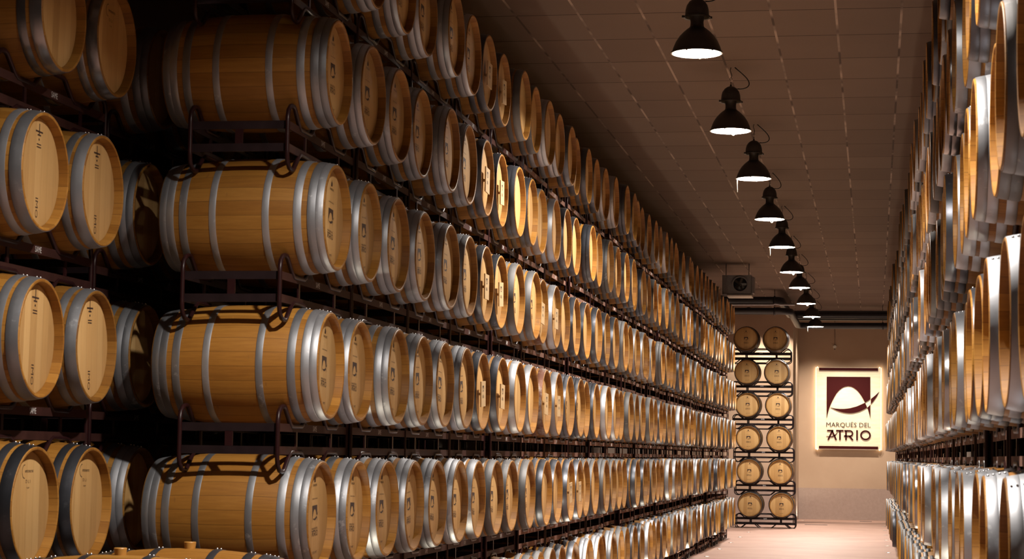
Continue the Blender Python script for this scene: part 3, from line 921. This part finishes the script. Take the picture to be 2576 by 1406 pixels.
def lamp_data(w):
    if w not in LD:
        ld = bpy.data.lights.new('lamp_light', 'AREA'); ld.shape = 'DISK'; ld.size = 0.20; ld.energy = w; ld.color = LAMP_COL; ld.spread = math.radians(165)
        LD[w] = ld
    return LD[w]
for i, y in alldata:
    if i >= 0:
        r_ = at(lamp_px[i][0], lamp_px[i][1], 1.0); k = (LH - EYE) / (r_.z - EYE)
        x, y = r_.x * k, k
    else: x = -1.0
    g = empty('pendant_lamp', (x, y, LH), (i * 1.3) % 0.6)
    for n in ('lamp_shade', 'reflector', 'neck', 'cap', 'glass', 'clip', 'hook'): obj(n, LM[n], g)
    cmb = MB(); s = 1 if i % 3 else 0.8
    cmb.tube(bez([(0.07, 0, 0.455), (0.16, 0, 0.44), (0.30 * s, 0.02, 0.50), (0.14, 0.02, 0.60), (0.04, 0.0, top)], 12), 0.006, 6)
    obj('cable', cmb.mesh('cable', [M['cord']]), g)
    mb = MB()
    if i in (2, 4, 9): mb.tube([(-0.205, 0, -0.002), (-0.207, 0, -0.06), (-0.203, 0, -0.15 if i != 2 else -0.17)], 0.005, 6)
    else: mb.tube(bez([(0.0, -0.02, 0.0), (0.005, -0.02, -0.06), (0.05, -0.02, -0.07), (0.05, -0.02, 0.0)], 8), 0.005, 6)
    obj('safety_cord', mb.mesh('safety_cord', [M['whitecord']]), g)
    tag(g, 'black bell-shaped pendant lamp under the ceiling, ' + (names[i] if i >= 0 else 'out of view %s overhead' % ordw(-i)), 'lamp', 'pendant lamps over the aisle')
    L = bpy.data.objects.new('lamp_light', lamp_data({-1: LAMP_W, 0: LAMP_W * 0.85, 1: LAMP_W * 0.7}.get(i, LAMP_W * (0.45 if i < 7 else 0.8)))); COL.objects.link(L); L.parent = g; L.location = (0, 0, 0.098)

# ------------------------------------------------------------------ recessed floor lights along both stacks
sd = bpy.data.lights.new('floor_beam', 'SPOT'); sd.energy = SPOT_W; sd.color = SPOT_COL; sd.spot_size = math.radians(150); sd.spot_blend = 0.5; sd.shadow_soft_size = 0.05
FR = MB().lathe([(0.0, 0.055), (0.004, 0.055), (0.006, 0.048), (0.004, 0.040), (0.0, 0.040)], 'Z', 20).mesh('ring', [M['floorring']])
FL = MB().disc((0, 0, 0.003), 0.040, 'Z', 20).mesh('lens', [M['spotglow']])
def floor_light(x, y, lab, rx=0.0):
    g = empty('floor_light', (x, y, 0.0))
    obj('ring', FR, g); obj('lens', FL, g)
    tag(g, lab, 'floor light', 'recessed floor lights')
    L = bpy.data.objects.new('floor_beam', sd); COL.objects.link(L); L.parent = g; L.location = (0, 0, 0.012); L.rotation_euler = (PI, rx, 0)
for i in range(8):
    y = 60.6 - 3.2 * i
    floor_light(0.29 - 0.0006 * i, y, 'small round floor light beside right stack, %s counted from the far wall' % ordw(i + 1))
for i in range(8, 16):
    floor_light(0.30, 60.6 - 3.2 * i, 'small round floor light beside right stack, hidden, %s from the far wall' % ordw(i + 1))
for i in range(14):
    y = 54.2 - 3.2 * i
    if i == 0: continue
    floor_light(-2.98, y + (0.0), 'small round floor light at foot of left stack, %s from far end' % ordw(i))
floor_light(-2.02, 61.6, 'small round floor light at foot of the wall corner left of the sign')

# ------------------------------------------------------------------ illuminated sign on the far wall
SY = ZF - 0.10
c0 = at(2040 + 577 / 6.115, 915 + 688 / 6.115, SY)
us = SY / F / 6.115 * 1.0
def s3(px, py, dy=0.0): return ((px - 577) * us, dy, -(py - 688) * us)
sg = empty('wall_sign', (c0.x, SY, c0.z))
W_, H_ = 970 * us, 1245 * us
obj('panel', MB().box((0, 0.012, 0), (W_, 0.018, H_)).mesh('panel', [M['acrylic']]), sg)
for sx in (-1, 1): obj('lit_edge', MB().box((sx * (W_ / 2 + 0.008), 0.014, 0), (0.016, 0.026, H_)).mesh('lit_edge', [M['edge']]), sg)
for (y0, y1) in ((72, 115), (1258, 1300)):
    obj('bar', MB().box(((577.5 - 577) * us, -0.03, -((y0 + y1) / 2 - 688) * us), (885 * us, 0.07, (y1 - y0) * us)).mesh('bar', [M['maroon']]), sg)
mb = MB(); mb.smooth = False
for p in EMBLEM: mb.poly(p, lambda a, b: s3(a, b, -0.004), 0.03, (0, -1, 0))
em = obj('emblem', mb.mesh('emblem', [M['maroon']]), sg)
mb = MB(); mb.smooth = False
v, f = text_polys('MARQUÉS DEL', 100 * us, 662 * us)
mb.add([(x, -0.02, y - (938 - 688) * us + 0.01) for x, y in v], f)
obj('lettering', mb.mesh('lettering', [M['blackletter']]), sg)
mb = MB(); mb.smooth = False
for p in atrio(): mb.poly(p, lambda a, b: s3(a, b, -0.004), 0.025, (0, -1, 0))
obj('lettering', mb.mesh('lettering', [M['maroon']]), sg)
for sx in (-1, 1):
    for sz in (-1, 1): obj('mount', MB().lathe([(-0.012, 0.001), (-0.012, 0.022), (0.0, 0.022)], 'Y', 14, (sx * (W_ / 2 - 0.04), 0, sz * (H_ / 2 - 0.0))).mesh('mount', [M['edge']]), sg)
tag(sg, 'backlit sign panel with maroon arch emblem and lettering on far wall', 'sign')
for sx in (-1, 1):
    l2 = bpy.data.lights.new('sign_glow', 'AREA'); l2.shape = 'RECTANGLE'; l2.size = 0.03; l2.size_y = H_; l2.energy = 4; l2.color = (1, 0.88, 0.68)
    L = bpy.data.objects.new('sign_glow', l2); COL.objects.link(L); L.parent = sg; L.location = (sx * (W_ / 2 - 0.02), 0.045, 0); L.rotation_euler = (-PI / 2, 0, 0)

# pull switch hanging on its cable on the far wall
p = at(2100, 872, ZF - 0.03)
g = empty('cable_socket', (p.x, ZF - 0.03, p.z))
obj('housing', sharp(MB().lathe([(-0.02, 0.001), (-0.02, 0.045), (0.02, 0.055), (0.03, 0.055)], 'Y', 20).mesh('housing', [M['white']])), g)
obj('cable', MB().tube([(0, 0.01, 0.05), (0.004, 0.015, 0.4), (0, 0.015, 0.85)], 0.006, 6).mesh('cable', [M['cord']]), g)
obj('plug', MB().tube([(0, 0, -0.05), (0.0, 0, -0.09)], 0.012, 8).mesh('plug', [M['cord']]), g)
tag(g, 'white round socket hanging by a cable on far wall above the sign', 'socket')

# ------------------------------------------------------------------ ducts, pipes and fan unit under the ceiling at the far end
def pipe(name, pts, r, m, label, cat='pipe', clamps=()):
    g = empty(name, pts[0])
    o = Vector(pts[0])
    obj('pipe_run', sharp(MB().tube([Vector(q) - o for q in pts], r, 20).mesh('pipe_run', [m]), 50), g)
    for (cx, cy, cz) in clamps:
        q = Vector((cx, cy, cz)) - o
        obj('clamp', MB().lathe([(-0.02, r + 0.002), (-0.02, r + 0.018), (0.02, r + 0.018), (0.02, r + 0.002)], 'X', 20, q, True).mesh('clamp', [m]), g)
        obj('hanger', MB().tube([q + Vector((0, 0, r)), Vector((q.x, q.y, HC - o.z))], 0.008, 6).mesh('hanger', [m]), g)
    tag(g, label, cat)
    return g
def zat(py, y): return at(2000, py, y).z
YA = 51.6; YC = 57.0
def bend(x0, x1, xe, za, zc):
    return [(x0, YA, za), (xe - 0.25, YA, za), (xe - 0.07, YA + 0.07, za), (xe, YA + 0.25, za), (xe, YC - 0.25, zc), (xe + 0.07, YC - 0.07, zc), (xe + 0.25, YC, zc), (x1, YC, zc)]
za, zb = zat(783, YA), zat(756, YA)
pipe('air_duct', bend(-5.9, 2.1, -2.02, za, zat(819, YC)), 0.085, M['duct'], 'lower black round duct crossing under the ceiling before far wall', 'duct', ((-2.4, YA, za), (0.25, YC, zat(819, YC))))
pipe('air_duct', bend(-5.9, 2.1, -2.24, zb, zat(793, YC)), 0.095, M['duct'], 'upper black round duct crossing under the ceiling before far wall', 'duct', ((-2.4, YA, zb),))
pipe('conduit_pipe', [(-5.9, YA - 0.15, zat(767.5, YA)), (-2.42, YA - 0.15, zat(767.5, YA)), (-2.38, YA - 0.15, zat(765, YA)), (-2.25, YA - 0.15, zat(767.5, YA)), (-1.9, YA - 0.15, zat(767.5, YA))], 0.026, M['conduit'], 'thin grey metal pipe running between the two black ducts')
slab('trim_2', ((XP + XWR) / 2, 59.3, HC - 0.13), (XWR - XP, 0.3, 0.26), M['duct'])

UYc = 44.4
a = at(1817, 692, UYc); b = at(1889, 740, UYc)
g = empty('fan_unit', ((a.x + b.x) / 2, UYc, b.z))
w = b.x - a.x; h = a.z - b.z
mb = MB(); mb.box((0, 0.30, h / 2), (w, 0.60, h)); obj('housing', mb.mesh('housing', [M['unit']]), g)
cx = at(1862, 715, UYc).x - g.location.x; cz = at(1862, 715, UYc).z - g.location.z
obj('fan_ring', sharp(MB().lathe([(-0.004, 0.165), (-0.03, 0.172), (-0.03, 0.150), (0.0, 0.148), (-0.002, 0.001)], 'Y', 32, (cx, 0, cz)).mesh('fan_ring', [M['unit']])), g)
mb = MB()
mb.lathe([(-0.006, 0.001), (-0.006, 0.142), (-0.004, 0.142)], 'Y', 32, (cx, 0, cz)); obj('fan_opening', mb.mesh('fan_opening', [M['duct']]), g)
mb = MB()
for j in range(5):
    t = j * 2 * PI / 5
    mb.box((cx + 0.07 * math.cos(t), -0.014, cz + 0.07 * math.sin(t)), (0.13, 0.004, 0.05), Matrix.Rotation(-t, 3, 'Y') @ Matrix.Rotation(0.4, 3, 'X'))
mb.lathe([(-0.02, 0.001), (-0.02, 0.03), (-0.008, 0.03)], 'Y', 16, (cx, 0, cz))
obj('fan_blades', mb.mesh('fan_blades', [M['shade']]), g)
mb = MB()
for j in range(4): mb.box((w / 2 + 0.012 + j * 0.014, 0.1 + j * 0.13, h / 2), (0.012, 0.02, h * 0.94))
mb.box((w / 2 + 0.03, 0.32, h / 2), (0.05, 0.45, h * 0.85))
obj('side_fins', mb.mesh('side_fins', [M['conduit']]), g)
obj('drip_tray', MB().box((0.06, 0.28, -0.03), (w * 0.86, 0.62, 0.03)).mesh('drip_tray', [M['unitpale']]), g)
mb = MB()
for sx in (-1, 1): mb.tube([(sx * w * 0.4, 0.3, h), (sx * w * 0.4, 0.3, HC - b.z)], 0.01, 6)
obj('hanger', mb.mesh('hanger', [M['conduit']]), g)
tag(g, 'grey ceiling fan unit with round opening above far end of left stack', 'fan unit')

# ------------------------------------------------------------------ wall washing downlights at the far end; pair by the sign added to brighten it
def washer(x, y, tx, ty, tz, lab, W=170, ang=75):
    g = empty('wall_washer', (x, y, HC))
    obj('can', sharp(MB().lathe([(-0.14, 0.045), (-0.14, 0.055), (0, 0.055)], 'Z', 20).mesh('can', [M['shade']])), g)
    l = bpy.data.lights.new('washer_light', 'SPOT'); l.energy = W; l.color = (1.0, 0.86, 0.70); l.spot_size = math.radians(ang); l.spot_blend = 0.7; l.shadow_soft_size = 0.04
    L = bpy.data.objects.new('washer_light', l); COL.objects.link(L); L.parent = g; L.location = (0, 0, -0.13)
    L.rotation_euler = (Vector((tx, ty, tz)) - Vector((x, y, HC - 0.13))).to_track_quat('-Z', 'Y').to_euler()
    tag(g, lab, 'downlight', 'downlights at the far wall')
washer(-1.6, 60.2, -1.5, ZF, 1.6, 'added unseen black downlight behind the ducts, left of the sign', 560)
washer(-0.1, 60.2, -0.2, ZF, 1.6, 'added unseen black downlight behind the ducts, right of the sign', 560)
washer(-3.4, 57.8, -3.3, ZP, 2.4, 'small black downlight above the far stack, left', 300, 75)
washer(-2.6, 57.8, -2.5, ZP, 2.4, 'small black downlight above the far stack, right', 300, 75)
